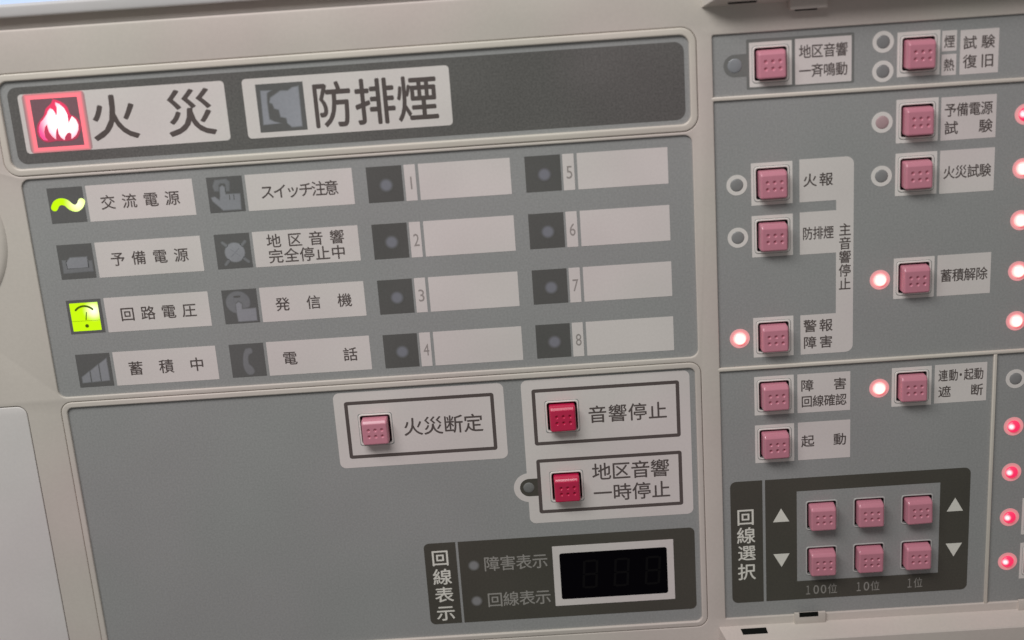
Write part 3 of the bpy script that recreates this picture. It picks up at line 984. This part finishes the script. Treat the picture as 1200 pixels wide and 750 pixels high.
for cx in (245.45, 308.25):
    slab('arrow_mark', [[(cx, 134.1), (cx + 2.95, 139.4), (cx - 2.95, 139.4)]], -0.09, -0.06, M['lightink'], kb)
    slab('arrow_mark', [[(cx - 2.95, 152.2), (cx + 2.95, 152.2), (cx, 157.5)]], -0.09, -0.06, M['lightink'], kb)
for i, x in enumerate(KX):
    for j, y in enumerate(KY):
        button(x, y, 'pink keypad button, %s %s of the six in the dark box' % (('upper', 'lower')[j], ('left', 'middle', 'right')[i]), surround=False, grey=True)

# ================================================================== ROUND LAMPS
G_LED = 'round indicator lamps'


def dome(R, h, n=24, rings=6):
    V, F = [(0, -h * 0.001, 0)], []
    for j in range(1, rings + 1):
        a = math.pi / 2 * j / rings
        for k in range(n):
            b = 2 * math.pi * k / n
            V.append((R * math.sin(a) * math.cos(b) * 0.001, -h * math.cos(a) * 0.001, R * math.sin(a) * math.sin(b) * 0.001))
    for k in range(n):
        F.append((0, 1 + k, 1 + (k + 1) % n))
    for j in range(rings - 1):
        for k in range(n):
            F.append((1 + j * n + k, 1 + (j + 1) * n + k, 1 + (j + 1) * n + (k + 1) % n, 1 + j * n + (k + 1) % n))
    return V, F


def dome_mesh(name, R, h, mat):
    V, F = dome(R, h)
    me = bpy.data.meshes.new(name)
    me.from_pydata(V, [], F)
    me.materials.append(mat)
    for p in me.polygons:
        p.use_smooth = True
    me.update()
    return me


D_HOT = dome_mesh('lens', 2.3, 1.3, M['ledhot'])
D_RED = dome_mesh('lens', 2.25, 1.2, M['ledred'])
D_OFF = dome_mesh('lens', 2.2, 0.35, M['ledoff'])
D_ROSE = dome_mesh('lens', 2.2, 0.35, M['ledrose'])
D_TAB = dome_mesh('lens', 2.35, 0.35, M['ledtab'])
D_TAB2 = dome_mesh('lens', 2.0, 0.35, M['greyink'])
RING = local_mesh('ring', lambda: slab('ring', [circle(0, 0, 3.5, 36), circle(0, 0, 2.2, 28)], -0.07, 0.0, M['ring']))
RING_GLOW = local_mesh('ring', lambda: slab('ring', [circle(0, 0, 3.5, 36), circle(0, 0, 2.2, 28)], -0.07, 0.0, M['ringglow']))  # same ring with the lamp's red light painted in


def lamp(X, Y, me, label, ring=True, d=0.0):
    t = empty('indicator_lamp', X, Y, 0)
    tag(t, label, 'indicator lamp', G_LED)
    part('lens', me, t, X, Y, d)
    if ring:
        part('ring', RING_GLOW if me in (D_HOT, D_RED) else RING, t, X, Y, -0.035)


lamp(231.7, -25.0, D_TAB, 'unlit blue-grey lamp in the grey tab of the top printed frame', False, -0.05)
lamp(154.9, 119.75, D_TAB2, 'unlit dark lamp in the tab left of the lower crimson button', False, -0.08)
lamp(280.1, -29.4, D_OFF, 'unlit grey ringed lamp, upper of the stacked pair at the top')
lamp(280.1, -19.9, D_OFF, 'unlit grey ringed lamp, lower of the stacked pair at the top')
lamp(280.1, -3.2, D_ROSE, 'unlit rose-tinted lamp in a white ring')
lamp(280.1, 14.8, D_OFF, 'unlit grey ringed lamp right below the rose-tinted lamp')
lamp(231.65, 14.6, D_OFF, 'unlit grey ringed lamp beside the button at the top arm of the bracket-shaped label')
lamp(231.7, 32.7, D_OFF, 'unlit grey ringed lamp beside the button at the middle arm of the bracket-shaped label')
lamp(231.7, 68.65, D_HOT, 'lit red lamp beside the button at the bottom arm of the bracket-shaped label')
lamp(280.05, 50.8, D_HOT, 'lit red lamp halfway up, just right of the bracket-shaped label')
lamp(280.3, 90.3, D_HOT, 'lit red lamp just under the long horizontal rib, left of a pink button')
ORD = ['topmost', 'second from top', 'third from top', 'fourth from top', 'fifth from top']
for k, y in enumerate((-2.7, 15.4, 33.1, 50.9, 68.7)):
    lamp(327.3, y, D_RED if k == 0 else D_HOT, 'lit red lamp at the right picture edge above the rib, ' + ORD[k])
lamp(328.1, 90.0, D_OFF, 'unlit grey ringed lamp at the right picture edge below the rib')
ORD = ['uppermost', 'second', 'third', 'lowest']
for k, y in enumerate((107.9, 125.5, 143.2, 160.9)):
    lamp(328.1, y, D_RED, 'lit crimson lamp right of the vertical rib, %s of four' % ORD[k])
for (y, w) in ((149.3, 'upper'), (163.8, 'lower')):
    t = empty('indicator_lamp', 132.8, y, 0)
    tag(t, 'dim grey unlit lamp in the dark display box, %s of the two' % w, 'indicator lamp', G_LED)
    slab('lens', [circle(132.75, y, 2.4)], -0.09, -0.06, M['lensdim'], t)
